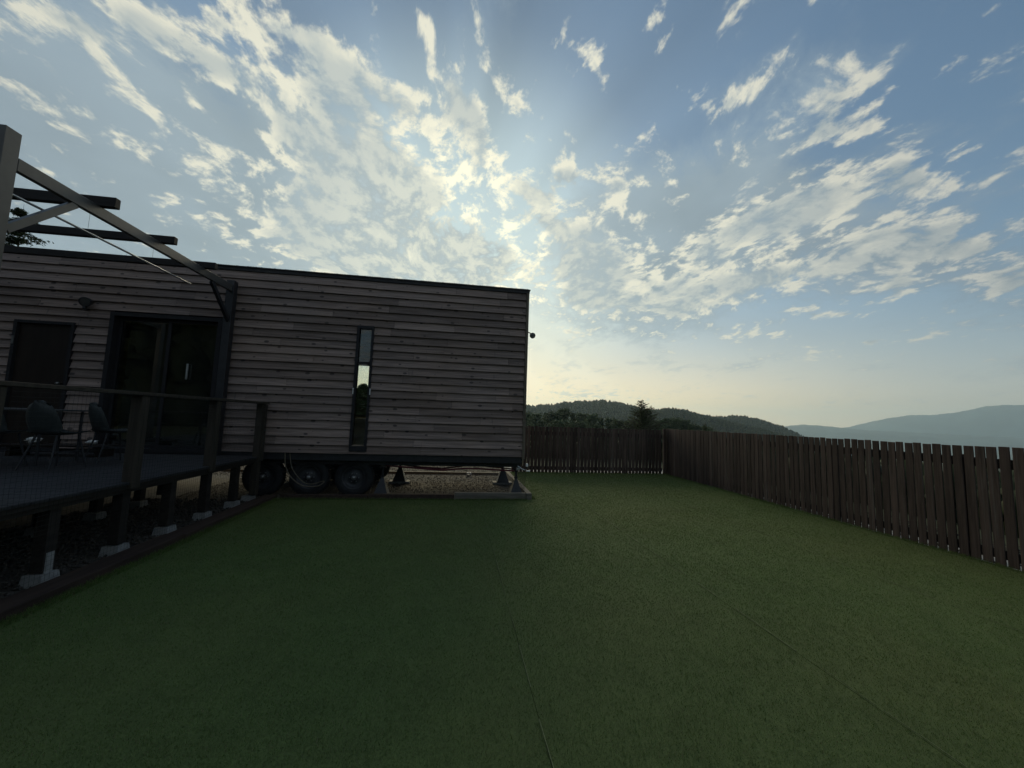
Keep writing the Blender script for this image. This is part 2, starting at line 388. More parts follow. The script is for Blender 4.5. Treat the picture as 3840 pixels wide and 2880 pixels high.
WP = {}
def link(name, me, loc=(0, 0, 0), parent=None, scale=None, rz=None, **tags):
    """loc is given in world axes; children of things are stored relative to them"""
    o = bpy.data.objects.new(name, me); COL.objects.link(o); loc = Vector(loc)
    if parent is not None:
        o.parent = parent; o.location = loc - WP.get(parent.name, Vector())
    else: o.location = loc
    WP[o.name] = loc
    if scale: o.scale = scale
    if rz: o.rotation_euler = (0, 0, rz)
    for k, v in tags.items(): o['category' if k == 'cat' else k] = v
    return o
def thing(name, label, cat, loc=(0, 0, 0), group=None):
    t = dict(label=label, cat=cat)
    if group: t['group'] = group
    return link(name, None, loc, **t)
def copy_tree(o, loc, rz=0, label=None, scale=None):
    def cp(a, p):
        c = a.copy(); COL.objects.link(c); c.parent = p
        for k in a.children: cp(k, c)
        return c
    r = cp(o, None); r.location = loc; r.rotation_euler = (0, 0, rz)
    if scale: r.scale = scale
    if label: r['label'] = label
    return r

# ------------------------------------------------------------------ terrain, lawn and hills
def sst(t): t = np.clip(t, 0, 1); return t * t * (3 - 2 * t)
def ground(x, y):
    x = np.asarray(x, float); y = np.asarray(y, float)
    dx = np.maximum(np.maximum(x - 8.6, -60 - x), 0); dy = np.maximum(np.maximum(y - 16.0, -40 - y), 0)
    dd = np.hypot(dx, dy); r = np.hypot(x, y); az = np.degrees(np.arctan2(x, y))
    z = -0.015 - 5.5 * sst(dd / 45) - 16 * sst((dd - 40) / 260)
    right = sst((az - 30) / 25) * sst((200 - az) / 40)
    z = z - right * 170 * sst((r - 250) / 2600)
    left = sst((-az - 2) / 10) * sst((az + 80) / 20)
    return z + left * 7 * sst(dd / 50)
rs = np.concatenate([np.linspace(0, 24, 49), 24 * (13600 / 24) ** (np.arange(1, 66) / 65)])
az = np.linspace(0, 2 * np.pi, 181)[:-1]
X = rs[:, None] * np.sin(az); Y = rs[:, None] * np.cos(az); Z = ground(X, Y)
V = np.stack([X, Y, Z], -1).reshape(-1, 3); nA = len(az)
F = [(i * nA + j, (i + 1) * nA + j, (i + 1) * nA + (j + 1) % nA, i * nA + (j + 1) % nA) for i in range(len(rs) - 1) for j in range(nA)]
link('ground', mesh_np('ground', V, F, MT['grassland'], True), kind='structure')
def sheet(name, x0, x1, y0, y1, z, m):
    return MB().add([(x0, y0, z), (x1, y0, z), (x1, y1, z), (x0, y1, z)], [(0, 1, 2, 3)]).build(name, MT[m], None, kind='structure')
sheet('gravel_yard', -14, 1.57, -6, 15.4, -.010, 'gravel')
sheet('path', 1.575, 7.7, 11.64, 12.9, -.009, 'palepath'); sheet('path', 6.74, 7.7, -4, 11.635, -.009, 'palepath')

lawn = link('lawn', None, (0, 0, 0), kind='structure')
edges = [-3.18, 0.51, 2.48, 4.62, 6.705]
for i in range(4):
    a, b = edges[i], edges[i + 1]
    yy = 7.66 if a < 1.6 else 11.605
    n = 60; ys = np.linspace(-3.0, yy, n)
    vs = []; fs = []
    for k, yv in enumerate(ys):
        j0, j1 = R.uniform(-.004, .004), R.uniform(-.004, .004)
        xa, xb = a + .002 + j0 * .4, b - .002 + j1 * .4
        for xx, zz in ((xa, .0), (xa, .010), (xa + .03, .009), (xb - .03, .009), (xb, .010), (xb, .0)): vs.append((xx, yv, zz))
    for k in range(n - 1):
        for j in range(5): fs.append((k * 6 + j, k * 6 + j + 1, k * 6 + 7 + j, k * 6 + 6 + j))
    MB().add(vs, fs).build('turf_strip', MT['turf'], lawn)
    if i == 1: # the strip beyond the trailer end, between the kerb and the third seam
        MB().add([(1.57, 7.662, .009), (2.479, 7.662, .009), (2.479, 11.605, .009), (1.57, 11.605, .009)], [(0, 1, 2, 3)]).build('turf_strip', MT['turf'], lawn)
# seam threads
for xs, y1 in ((.51, 7.6), (2.48, 11.4), (4.62, 11.4)):
    m = MB(); yv = 1.3
    while yv < y1:
        L = R.uniform(.15, .7)
        m.bar((xs + R.uniform(-.005, .005), yv, .021), (xs + R.uniform(-.005, .005), yv + L, .021), R.uniform(.002, .006), .003)
        yv += L + R.uniform(.0, .25)
    m.build('seam_edge', MT['turfseam'], lawn, kind='stuff')

def blades(n, x0, x1, y0, y1, w, h):
    px = rng.uniform(x0, x1, n); py = rng.uniform(y0, y1, n)
    if w is None:                                                  # pile thins out smoothly away from the near edge, its blades widening to match
        yy = np.linspace(y0, y1, 400); pdf = 1 / (.0018 + .00062 * yy); cdf = np.cumsum(pdf); cdf /= cdf[-1]
        py = np.interp(rng.random(n), cdf, yy); w = .0018 + .00062 * py
    keep = ~((px < 1.58) & (py > 7.64)); px, py = px[keep], py[keep]; w = w[keep] if np.ndim(w) else w
    n = len(px); a = rng.uniform(0, 2 * np.pi, n); ww = w * rng.uniform(.6, 1.3, n); hh = h * rng.uniform(.5, 1.25, n)
    patch = .75 + .35 * np.sin(px * 2.1 + np.sin(py * 1.3) * 2) * np.sin(py * 1.7 + np.cos(px) * 1.5)
    hh *= .8 + .3 * patch
    lean = hh * rng.uniform(.1, 1.1, n); la = rng.uniform(0, 2 * np.pi, n)
    p0 = np.stack([px - np.cos(a) * ww / 2, py - np.sin(a) * ww / 2, np.full(n, .006)], -1)
    p1 = np.stack([px + np.cos(a) * ww / 2, py + np.sin(a) * ww / 2, np.full(n, .006)], -1)
    p2 = np.stack([px + np.cos(la) * lean, py + np.sin(la) * lean, .006 + hh], -1)
    return np.stack([p0, p1, p2], 1).reshape(-1, 3)
BV = blades(860000, -3.17, 6.70, 1.1, 11.6, None, .015)
BV = np.concatenate([BV, blades(9000, -3.20, -3.10, 1.1, 7.66, .004, .040), blades(9000, -3.1, 1.45, 7.58, 7.665, .004, .042), blades(9000, 6.60, 6.71, 1.5, 11.6, .004, .040), blades(5000, 1.58, 6.7, 11.50, 11.61, .004, .038), blades(4000, 1.565, 1.64, 7.66, 11.5, .004, .04)])
link('grass', mesh_np('grass', BV, np.arange(len(BV)).reshape(-1, 3), MT['blades']), kind='stuff', label='short green artificial turf pile covering the lawn', cat='grass')

def ridge(name, pts, D, m, base, depth, jit, mid, tag='structure', nr=17):
    a = np.array([p[0] for p in pts], float); e = np.array([p[1] for p in pts], float)
    az = np.arange(a[0], a[-1], .12); el = np.interp(az, a, e)
    ph = rng.uniform(0, 6, 6)
    el = el + jit * (np.sin(az * 5 + ph[0]) + .6 * np.sin(az * 13 + ph[1]) + .4 * np.sin(az * 31 + ph[2]))
    crest = 1.6 + D * np.tan(np.radians(el))
    V = []; prof = np.linspace(-1, 1, nr)
    for t in prof:
        r = D * (1 + depth * t); k = 1 - sst(abs(t)) if t < 0 else 1 - sst(t)
        wob = 1 + .10 * np.sin(az * 2.3 + t * 7 + ph[3]) * (1 - abs(t)) * (abs(t) > .05) * -1
        z = base + (crest - base) * k * np.clip(wob, .9, 1.0)
        V.append(np.stack([r * np.sin(np.radians(az)), r * np.cos(np.radians(az)), z], -1))
    V = np.array(V); n = len(az)
    F = [(i * n + j, i * n + j + 1, (i + 1) * n + j + 1, (i + 1) * n + j) for i in range(nr - 1) for j in range(n - 1)]
    link(name, mesh_np(name, V.reshape(-1, 3), F, m, True), kind=tag)
    return V
RA = [(-45,-1),(-30,1.2),(-12,2.2),(0,1.5),(7.4,1.62),(10.6,1.9),(13.2,2.14),(15.7,2.47),(18.1,2.76),(21.5,2.95),(23.0,2.80),(25.3,2.42),(27.8,1.55),(30.2,.5),(33,-.6)]
RB = [(20,-.5),(23.1,.8),(26.7,1.52),(29.2,1.84),(30.9,1.99),(32.3,1.87),(33.6,1.47),(34.9,1.18),(36.7,.7),(39.7,-.05),(42.5,-.76),(44,-1.2)]
RC = [(28,-.6),(32.3,.4),(34.9,.84),(36.1,1.02),(37.7,1.2),(38.9,1.2),(40.6,.97),(42.3,.43),(43.6,-.08),(45.4,-1.05),(47.6,-1.7)]
R1 = [(30,-1.2),(36.7,-.76),(41.1,-.16),(43.2,.18),(45.4,.52),(47.1,.45),(48.8,.30),(50.6,.12),(54,.02),(57.6,-.05),(64,-.2),(72,-.4)]
R2 = [(42,-1.2),(46.4,-.48),(49.2,.29),(51.0,.91),(52.5,1.39),(54.5,1.82),(55.6,1.83),(56.5,1.92),(57.7,2.15),(59.4,2.71),(60.6,2.82),(61.5,2.81),(63.7,2.83),(67.2,2.29),(70.9,1.7),(80,1.2),(95,.9),(120,.6)]
VA = ridge('hill', RA, 1150, MT['hillside'], -35, .38, .003, 0)
VB = ridge('hill', RB, 950, MT['hillside'], -35, .34, .003, 0)
VC = ridge('hill', RC, 1500, MT['hillside'], -60, .34, .003, 0)
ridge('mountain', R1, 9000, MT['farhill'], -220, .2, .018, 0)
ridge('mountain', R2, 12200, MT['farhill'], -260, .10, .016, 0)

# woods on the hills: thousands of small crowns, one mass
def crowns(Vr, n, size, crest=False):
    nr, na, _ = Vr.shape; mid = (nr - 1) / 2
    t = rng.normal(mid - .05, .06, n) if crest else rng.uniform(1.5, mid - .3, n); t = np.clip(t, 0, nr - 1.01)
    u = rng.uniform(0, na - 1.01, n); i, j = t.astype(int), u.astype(int); ft, fu = (t - i)[:, None], (u - j)[:, None]
    P = (Vr[i, j] * (1 - ft) + Vr[i + 1, j] * ft) * (1 - fu) + (Vr[i, j + 1] * (1 - ft) + Vr[i + 1, j + 1] * ft) * fu
    r = size * rng.uniform(.5, 1.3, n); h = r * rng.uniform(1.2, 2.4 if crest else 3.4, n)
    V = []; F = []
    ang = np.arange(5) * 2 * np.pi / 5
    for k, (zf, rf) in enumerate(((-.25, .55), (.25, 1.0), (.65, .62))):
        jr = rng.uniform(.65, 1.3, (n, 5))
        V.append(np.stack([P[:, :1] + np.cos(ang + k) * r[:, None] * rf * jr, P[:, 1:2] + np.sin(ang + k) * r[:, None] * rf * jr, P[:, 2:] + (h * zf)[:, None] + jr * 0], -1))
    V.append(np.stack([P[:, 0], P[:, 1], P[:, 2] + h], -1)[:, None, :])
    V = np.concatenate(V, 1)                                       # n,16,3
    f = []
    for l in range(2):
        for a in range(5):
            b = (a + 1) % 5; f += [(l * 5 + a, l * 5 + b, l * 5 + 5 + b), (l * 5 + a, l * 5 + 5 + b, l * 5 + 5 + a)]
    f += [(10 + a, 10 + (a + 1) % 5, 15) for a in range(5)]
    f = np.array(f); F = (f[None] + (np.arange(n) * 16)[:, None, None]).reshape(-1, 3)
    return V.reshape(-1, 3), F
VV, FF, off = [], [], 0
# tall unseen wood behind the photographer: shows in the panes, extended leftward for shade
ta = np.radians(np.linspace(98, 296, 120)); tr_ = np.array([30, 34, 39, 45])
TV = np.stack([tr_[:, None] * np.sin(ta) - 2, tr_[:, None] * np.cos(ta), (ground(tr_[:, None] * np.sin(ta), tr_[:, None] * np.cos(ta)) + 1.0)], -1)
TV = np.repeat(TV[:, None], 2, 1).reshape(8, 120, 3)
deg = np.degrees(ta)
for lift in (0, 1.5, 2.8, 4.0):
    W_ = TV.copy(); W_[..., 2] += ((lift if lift < 3 else 2.2) * (1 + 1.6 * sst((deg - 198) / 8) + 1.3 * sst((deg - 222) / 14)))[None, :]  # left end raised to block sky light from deck and wall
    a, b = crowns(W_, 1400, 1.15 if lift else 1.6); VV.append(a); FF.append(b + off); off += len(a)
link('woods', mesh_np('woods', np.concatenate(VV), np.concatenate(FF), MT['spruce']), kind='stuff', label='dark unseen wood behind the lawn, raised at left to shade the deck', cat='woods')
VV, FF, off = [], [], 0
for Vr, n, sz in ((VA, 22000, 2.5), (VB, 12000, 2.2), (VC, 8000, 2.8), (VA, 520, 3.4), (VB, 200, 2.8), (VC, 160, 4.2)):
    a, b = crowns(Vr, n, sz, n < 1000); VV.append(a); FF.append(b + off); off += len(a)
link('forest', mesh_np('forest', np.concatenate(VV), np.concatenate(FF), MT['wood']), kind='stuff', label='dark mixed forest covering the near hills', cat='forest')

# low brush outside the fences
BX_, BY_ = np.linspace(1.8, 60, 80), np.array([13.4, 15, 17, 20, 24, 29, 34, 40, 46, 52, 58, 64, 70, 76, 82, 88, 94])
U1 = np.array([[(x_, y_, ground(x_, y_) + .05) for x_ in BX_] for y_ in BY_])
U2 = np.array([[(x_, y_, ground(x_, y_) - .25) for y_ in np.linspace(-8, 20, 60)] for x_ in (8.1, 8.7, 9.5, 10.5, 11.5, 12.5, 13.5, 14.5, 15.5, 16.5, 17.5, 18.5, 19.5, 20.5, 21.5, 22.5, 23.5)])
VV, FF, off = [], [], 0
for U, n, sz in ((U1, 9000, .30), (U2, 7000, .34)):
    a, b = crowns(U, n, sz); VV.append(a); FF.append(b + off); off += len(a)
link('undergrowth', mesh_np('undergrowth', np.concatenate(VV), np.concatenate(FF), MT['wood']), kind='stuff', label='low dark brush on the slope outside the fences', cat='brush')

# ------------------------------------------------------------------ trees
def bars_np(segs):
    """segs: list of (p0, r0, p1, r1) -> triangular prisms"""
    V = []; F = []
    for p0, r0, p1, r1 in segs:
        p0, p1 = Vector(p0), Vector(p1); t = (p1 - p0).normalized(); u = Vector((0, 0, 1)) if abs(t.z) < .9 else Vector((1, 0, 0))
        u = (u - t * t.dot(u)).normalized(); w = t.cross(u); o = len(V)
        for p, r in ((p0, r0), (p1, r1)):
            for k in range(4):
                V.append(p + (u * math.cos(k * math.pi / 2) + w * math.sin(k * math.pi / 2)) * r)
        F += [(o + k, o + (k + 1) % 4, o + 4 + (k + 1) % 4, o + 4 + k) for k in range(4)]
    return V, F
def conifer(H, W, whorls, per, needles, nsize, droop, bare=0.0, seed=0, up=0.0, z0=.12, flat=False, lmin=.004):
    q = random.Random(seed); trunk = []; k = 8
    pts = [(q.gauss(0, .01) * H * (i / k) * .4, q.gauss(0, .01) * H * (i / k) * .4, H * i / k) for i in range(k + 1)]
    for i in range(k): trunk.append((pts[i], .018 * H * (1 - i / k) + max(.004, lmin * 1.3), pts[i + 1], .018 * H * (1 - (i + 1) / k) + max(.003, lmin)))
    limbs = []; tri = []
    for wl in range(whorls):
        t = z0 + (1 - z0) * (wl + q.uniform(-.3, .3)) / whorls
        if t > .985: continue
        spread = W / 2 * ((1 - t) ** .8 if not flat else math.sin(math.pi * min(1, (1 - t) * .9 + .12)) ** .7) * q.uniform(.8, 1.1)
        for b in range(per):
            a = q.uniform(0, 6.283); L = spread * q.uniform(.55, 1.2) + .04
            p = Vector((0, 0, H * t + q.uniform(-.1, .1))); dirv = Vector((math.cos(a), math.sin(a), up + q.uniform(-.1, .15)))
            n = 4; dens_here = 1.0 if t < 1 - bare else .16
            for s_ in range(n):
                d2 = dirv + Vector((0, 0, -droop * (s_ / n))) + Vector((q.gauss(0, .08), q.gauss(0, .08), q.gauss(0, .05)))
                p2 = p + d2.normalized() * L / n
                rr = .006 * H * (1 - t) * (1 - s_ / n) * .5 + lmin
                limbs.append((p, rr, p2, rr * .7))
                for c in range(max(1, int(needles * dens_here))):
                    if dens_here < 1 and q.random() > .5: continue
                    o = p.lerp(p2, q.random()) + Vector((q.gauss(0, .4), q.gauss(0, .4), q.gauss(0, .22))) * (L * .16 + nsize)
                    sd = Vector((math.cos(a + q.gauss(0, .9)), math.sin(a + q.gauss(0, .9)), q.gauss(-.1, .35))).normalized() * nsize * q.uniform(.6, 1.5)
                    cr = sd.cross(Vector((q.gauss(0, 1), q.gauss(0, 1), 1))).normalized() * nsize * .22
                    tri.append((o - sd * .5 - cr, o - sd * .5 + cr, o + sd * .6))
                p = p2
    tv, tf = bars_np(trunk); lv, lf = bars_np(limbs)
    tm = mesh_np('trunk', [tuple(v) for v in tv], tf, MT['bark']); lm = mesh_np('branches', [tuple(v) for v in lv], lf, MT['bark'])
    nv = [tuple(v) for t_ in tri for v in t_]
    return tm, lm, nv
def put_tree(name, label, kind, loc, needle_mat, rz=0, group=None, **kw):
    tm, lm, nv = conifer(**kw); t = thing(name, label, 'tree', loc, group)
    nm = mesh_np('foliage', nv, np.arange(len(nv)).reshape(-1, 3), needle_mat)
    link('trunk', tm, loc, t); link('branches', lm, loc, t, kind='stuff'); link('crown', nm, loc, t)
    return t
def gz(x, y): return float(ground(x, y))
zL = gz(19.27, 38)
put_tree('larch_tree', 'sparse larch with bare spiky top standing just beyond the back fence', 'larch', (19.27, 38, zL), MT['larchn'],
         H=4.05 - zL, W=9.5, whorls=36, per=6, needles=8, nsize=.17, droop=.42, bare=.15, seed=3, up=.62, lmin=.030)
z2 = gz(42.0, 60)
put_tree('young_larch_tree', 'small larch tip showing above the right fence near the corner', 'larch', (42.0, 60, z2), MT['larchn'],
         H=2.1 - z2, W=4.6, whorls=18, per=6, needles=9, nsize=.26, droop=.2, bare=.12, seed=5, up=.3, lmin=.03)
LT = [((-22.4, 22), 11.7, 7.6, 'tall dark spruce behind the trailer roof beside the pergola post', 8, .0), ((-17.9, 22.5), 9.75, 3.4, 'thin bare treetop just showing over the trailer roof', 9, .6)]
for (x_, y_), top, wd, lab, sd, br in LT:
    zz = gz(x_, y_)
    put_tree('spruce_tree', lab, 'spruce', (x_, y_, zz), MT['needles'], H=top - zz, W=wd, whorls=26, per=7, needles=34 if not br else 4, nsize=.13, droop=.35, bare=br, seed=sd, up=.1)
# pines beyond the fence and behind the trailer
protos = []
for sd in range(3):
    protos.append(dict(H=10, W=[6.5, 7.5, 5.5][sd], whorls=13, per=8, needles=14, nsize=.55, droop=.1, seed=20 + sd, up=.25, z0=.25, flat=sd != 2))
pr = []
PINES = []
for k, (px, py, D) in enumerate([(1975,1550,170),(2010,1552,150),(2045,1545,165),(2078,1548,140),(2112,1536,160),(2150,1547,150),(2186,1552,165),(2222,1557,140),(2255,1563,155),
        (2288,1571,150),(2322,1578,120),(2352,1574,140),(2380,1580,110),(2460,1578,120),(2498,1566,140),(2530,1570,150),(2562,1576,160),(2592,1588,150),(2622,1598,160),(2652,1606,170),(2028,1575,110),(2100,1578,105),(2170,1582,110),(2240,1590,100)]):
    w_ = way(px, py); s_ = D / math.hypot(w_.x, w_.y); P = EYE + w_ * s_; PINES.append((P.x, P.y, P.z))
words = ['broad crowned', 'narrow', 'rounded', 'ragged topped', 'flat topped', 'leaning', 'dense']
places = ['next to the trailer corner', 'second from the trailer corner', 'third from the trailer corner', 'fourth from the trailer corner', 'in the tallest clump left of the larch',
 'right of the tallest clump', 'midway between trailer corner and larch', 'on the falling edge of the left clump', 'at the right end of the left clump',
 'left of the dip in the tree line', 'in the dip left of the larch', 'just left of the larch', 'right behind the larch', 'just right of the larch', 'second right of the larch',
 'third right of the larch', 'fourth right of the larch', 'fifth right of the larch', 'above the fence corner', 'last at the right end of the tree line',
 'low in front near the trailer corner', 'low in front below the tallest clump', 'low in front at the middle of the left clump', 'low in front at the end of the left clump']
for k, (x_, y_, zt) in enumerate(PINES):
    zz = gz(x_, y_) - .3; H = max(6, zt - zz)
    lab = 'pine beyond the back fence, ' + places[k]
    if k < 3:
        t = put_tree('pine_tree', lab, 'pine', (x_, y_, zz), MT['needles2'], group='pines beyond the back fence', **protos[k]); pr.append(t); t.scale = (1, 1, H / 10)
    else: t = copy_tree(pr[k % 3], (x_, y_, zz), R.uniform(0, 6), lab, (R.uniform(.9, 1.25),) * 2 + (H / 10,))
wt = [(-9.2, 46, 5.3, 'seen through the slit window at its right'), (-11.3, 48, 5.2, 'seen through the slit window, middle one'), (-13.6, 50, 5.5, 'seen through the slit window at its left'), (-16.5, 52, 5.6, 'behind the trailer, left of those in the window'),(-10.0, 50, 5.0, 'seen in the gap at the right of the slit window'), (-12.2, 52, 5.6, 'seen in the gap at the left of the slit window'), (-10.6, 43, 4.3, 'seen low through the slit window')]
sp = None
for k, (x_, y_, top, lab) in enumerate(wt):
    zz = gz(x_, y_); lab = 'spruce tree ' + lab
    if sp is None: sp = put_tree('spruce_tree', lab, 'spruce', (x_, y_, zz), MT['needles'], group='spruces behind the trailer', H=top - zz, W=6, whorls=20, per=8, needles=16, nsize=.3, droop=.3, seed=31)
    else: copy_tree(sp, (x_, y_, zz), k * 1.3, lab, (1, 1, (top - zz) / (5.3 - gz(-9.2, 46))))

# ------------------------------------------------------------------ trailer house
WY, TX0, TX1, TB = 7.8, -9.6, 1.385, 10.3
ZB, ZT = .84, 4.26
tr = thing('trailer_house', 'long trailer house clad in weathered grey boards on wheels and jacks', 'trailer', (-4, 9, 0))
def pbox(name, a, b, m, parent=tr, bev=0.0, **t): return MB().box(a, b, bev).build(name, MT[m], parent, **t)
OPEN = [(-2.005, -1.695, .89, 3.335), (-6.26, -4.44, .80, 3.29), (-7.715, -6.825, .80, 3.04)]
# front wall sheathing round the openings
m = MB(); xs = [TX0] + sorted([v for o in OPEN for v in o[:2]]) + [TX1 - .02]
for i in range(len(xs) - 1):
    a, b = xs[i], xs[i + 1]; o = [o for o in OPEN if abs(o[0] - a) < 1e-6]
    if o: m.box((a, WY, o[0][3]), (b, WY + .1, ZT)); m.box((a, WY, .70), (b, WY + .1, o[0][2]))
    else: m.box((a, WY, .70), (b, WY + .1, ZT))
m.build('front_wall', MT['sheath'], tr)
m = MB(); wx0, wx1, wz0, wz1 = -3.05, -1.85, 1.56, 2.885
m.box((TX0, TB - .1, .70), (wx0, TB, ZT)); m.box((wx1, TB - .1, .70), (TX1 - .02, TB, ZT)); m.box((wx0, TB - .1, .70), (wx1, TB, wz0)); m.box((wx0, TB - .1, wz1), (wx1, TB, ZT))
m.build('rear_wall', MT['inner'], tr)
pbox('end_wall', (TX1 - .12, WY + .1, .7), (TX1 - .02, TB - .1, ZT), 'inner')
pbox('end_wall', (TX0, WY + .1, .7), (TX0 + .1, TB - .1, ZT), 'inner')
pbox('trailer_floor', (TX0 + .1, WY + .1, .70), (TX1 - .12, TB - .1, .82), 'inner')
# end cladding
m = MB()
for k in range(22):
    z0 = ZB + k * .1555; m.bar((TX1 + .004, WY + .02, z0 + .08), (TX1 + .004, TB - .02, z0 + .08), .012, .168, up=(-.07, 0, 1))
m.build('end_cladding', MT['cladend'], tr, kind='stuff')
# siding boards
yb = [(-.056, 0), (-.022, 0), (.0, .170), (-.012, .170)]
vs = [(x_, y_, z_) for x_ in (0, 1) for y_, z_ in yb]
bm_ = bpy.data.meshes.new('siding_board'); bm_.from_pydata(vs, [], [(0, 3, 2, 1), (4, 5, 6, 7), (0, 4, 7, 3), (1, 2, 6, 5), (0, 1, 5, 4), (3, 7, 6, 2)]); bm_.materials.append(MT['siding'])
RS = random.Random(4)
for k in range(22):
    z0 = ZB + k * .1555; spans = [(TX0, TX1 - .035)]
    for o in OPEN:
        ov = min(o[3], z0 + .1555) - max(o[2], z0)
        if ov > .1555 * .72:
            spans = [q_ for a, b in spans for q_ in ((a, min(b, o[0])), (max(a, o[1]), b)) if q_[1] - q_[0] > .02]
    cuts = []; c_ = TX0 - RS.uniform(0, 3)
    while c_ < TX1: c_ += RS.choice([1.2, 1.8, 2.4, 3.0, 3.6, 3.9]) * RS.uniform(.8, 1.1); cuts.append(c_)
    for a, b in spans:
        ps = [a] + [c for c in cuts if a + .15 < c < b - .15] + [b]
        for i in range(len(ps) - 1):
            dy = RS.uniform(-.0035, 0.0)
            o = link('siding_board', bm_, (ps[i] + .002, WY + dy, z0 + RS.uniform(-.002, .002)), tr, scale=(ps[i + 1] - ps[i] - .004, 1, 1))
            o.rotation_euler = (0, RS.uniform(-.0006, .0006), 0)
# corner trim, roof edge
pbox('corner_board', (TX1 - .034, WY - .060, .80), (TX1 - .002, WY + .016, 4.27), 'trimwood')
pbox('corner_board', (TX1 + .0, WY - .056, .80), (TX1 + .022, WY + .05, 4.27), 'trimwood')
rf = MB().box((TX0 - .03, WY - .045, 4.262), (TX1 + .03, WY - .008, 4.325)).build('roof_fascia', MT['roofedge'], tr)
MB().add([(TX0 - .05, WY - .06, 4.327), (TX1 + .045, WY - .06, 4.327), (TX1 + .045, TB + .05, 4.30), (TX0 - .05, TB + .05, 4.30),
          (TX0 - .05, WY - .06, 4.345), (TX1 + .045, WY - .06, 4.345), (TX1 + .045, TB + .05, 4.318), (TX0 - .05, TB + .05, 4.318)],
         [(3, 2, 1, 0), (4, 5, 6, 7), (0, 1, 5, 4), (1, 2, 6, 5), (2, 3, 7, 6), (3, 0, 4, 7)]).build('roof', MT['roofedge'], tr)
m = MB()
for k in range(230):
    x_ = TX0 + (TX1 - TX0) * k / 230; m.box((x_ + .005, WY - .062 - R.uniform(0, .003), 4.3275), (x_ + .045, WY - .0605, 4.347 + R.uniform(0, .005)))
m.build('shingle_edge', MT['roofedge'], tr, kind='stuff')
# slit window
def frame(parent, name, x0, x1, z0, z1, t, y0, y1, m='frame', tb=None, tt=None):
    tb, tt = tb or t, tt or t
    return MB().box((x0, y0, z0), (x0 + t, y1, z1)).box((x1 - t, y0, z0), (x1, y1, z1)).box((x0 + t, y0, z0), (x1 - t, y1, z0 + tb)).box((x0 + t, y0, z1 - tt), (x1 - t, y1, z1)).build(name, MT[m], parent)
w = link('slit_window', None, (-1.85, WY, .89), tr)
frame(w, 'frame', -2.012, -1.688, .885, 3.338, .048, WY - .066, WY + .06, tb=.11, tt=.055)
pbox('pane', (-1.966, WY - .006, .992), (-1.734, WY + .002, 3.285), 'glass', w)
pbox('transom', (-1.964, WY - .03, 2.585), (-1.736, WY - .008, 2.625), 'frame', w)
for xx in (-2.016, -1.700): pbox('latch', (xx, WY - .080, 1.98), (xx + .018, WY - .067, 2.10), 'white', w, .003)
# wide rear window, seen through the slit
w = link('rear_window', None, (-2.4, TB, 1.56), tr)
frame(w, 'frame', wx0 - .02, wx1 + .02, wz0 - .02, wz1 + .02, .05, TB - .11, TB + .02)
pbox('pane', (wx0 + .03, TB - .05, wz0 + .03), (wx1 - .03, TB - .044, wz1 - .03), 'glass', w)
# inside: low panelled cabinet and two shelf boards
cb = pbox('cabinet', (-3.2, TB - .45, .82), (-1.6, TB - .101, 1.50), 'white')
pbox('shelf', (-3.3, TB - .3, 3.05), (-1.5, TB - .101, 3.09), 'inner'); pbox('shelf', (-3.3, TB - .3, 3.30), (-1.5, TB - .101, 3.34), 'inner')
# sliding door
sd = link('sliding_door', None, (-5.35, WY, .80), tr)
frame(sd, 'frame', -6.275, -4.425, .79, 3.30, .07, WY - .075, WY + .09)
for a, b, yy in ((-6.205, -5.33, .045), (-5.37, -4.495, .010)):
    frame(sd, 'sash', a, b, .862, 3.228, .055, WY + yy, WY + yy + .03)
    pbox('pane', (a + .055, WY + yy + .012, .917), (b - .055, WY + yy + .018, 3.173), 'glass', sd)
pbox('handle', (-4.975, WY - .035, 2.13), (-4.950, WY - .0, 2.42), 'rod', sd, .004)
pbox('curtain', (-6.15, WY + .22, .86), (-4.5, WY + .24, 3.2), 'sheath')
# hinged door
hd = link('hinged_door', None, (-7.27, WY, .80), tr)
frame(hd, 'frame', -7.73, -6.81, .79, 3.055, .05, WY - .075, WY + .05)
pbox('door_leaf', (-7.679, WY - .02, .842), (-6.861, WY + .03, 3.003), 'doorleaf', hd)
MB().lathe([(0, .0), (0, .012), (.05, .012), (.05, .026), (.09, .022), (.095, 0)], (-6.93, WY - .02, 1.96), (0, -1, 0), 12).build('door_knob', MT['hub'], hd)
pbox('hinge', (-7.72, WY - .085, 2.62), (-7.69, WY - .0755, 2.76), 'hub', hd)
pbox('hinge', (-7.72, WY - .085, 1.30), (-7.69, WY - .0755, 1.44), 'hub', hd)
# chassis
for yy in (8.0, 9.9):
    m = MB().box((TX0 + .2, yy - .05, .61), (TX1 - .02, yy + .05, .70)).build('chassis_beam', MT['blackmetal'], tr)
m = MB()
for k in range(14): m.box((TX0 + .5 + k * .8, 8.06, .625), (TX0 + .56 + k * .8, 9.84, .69))
m.build('cross_members', MT['blackmetal'], tr)
pbox('skirt_rail', (TX0, WY - .012, .705), (TX1 - .03, WY - .004, .835), 'blackmetal')
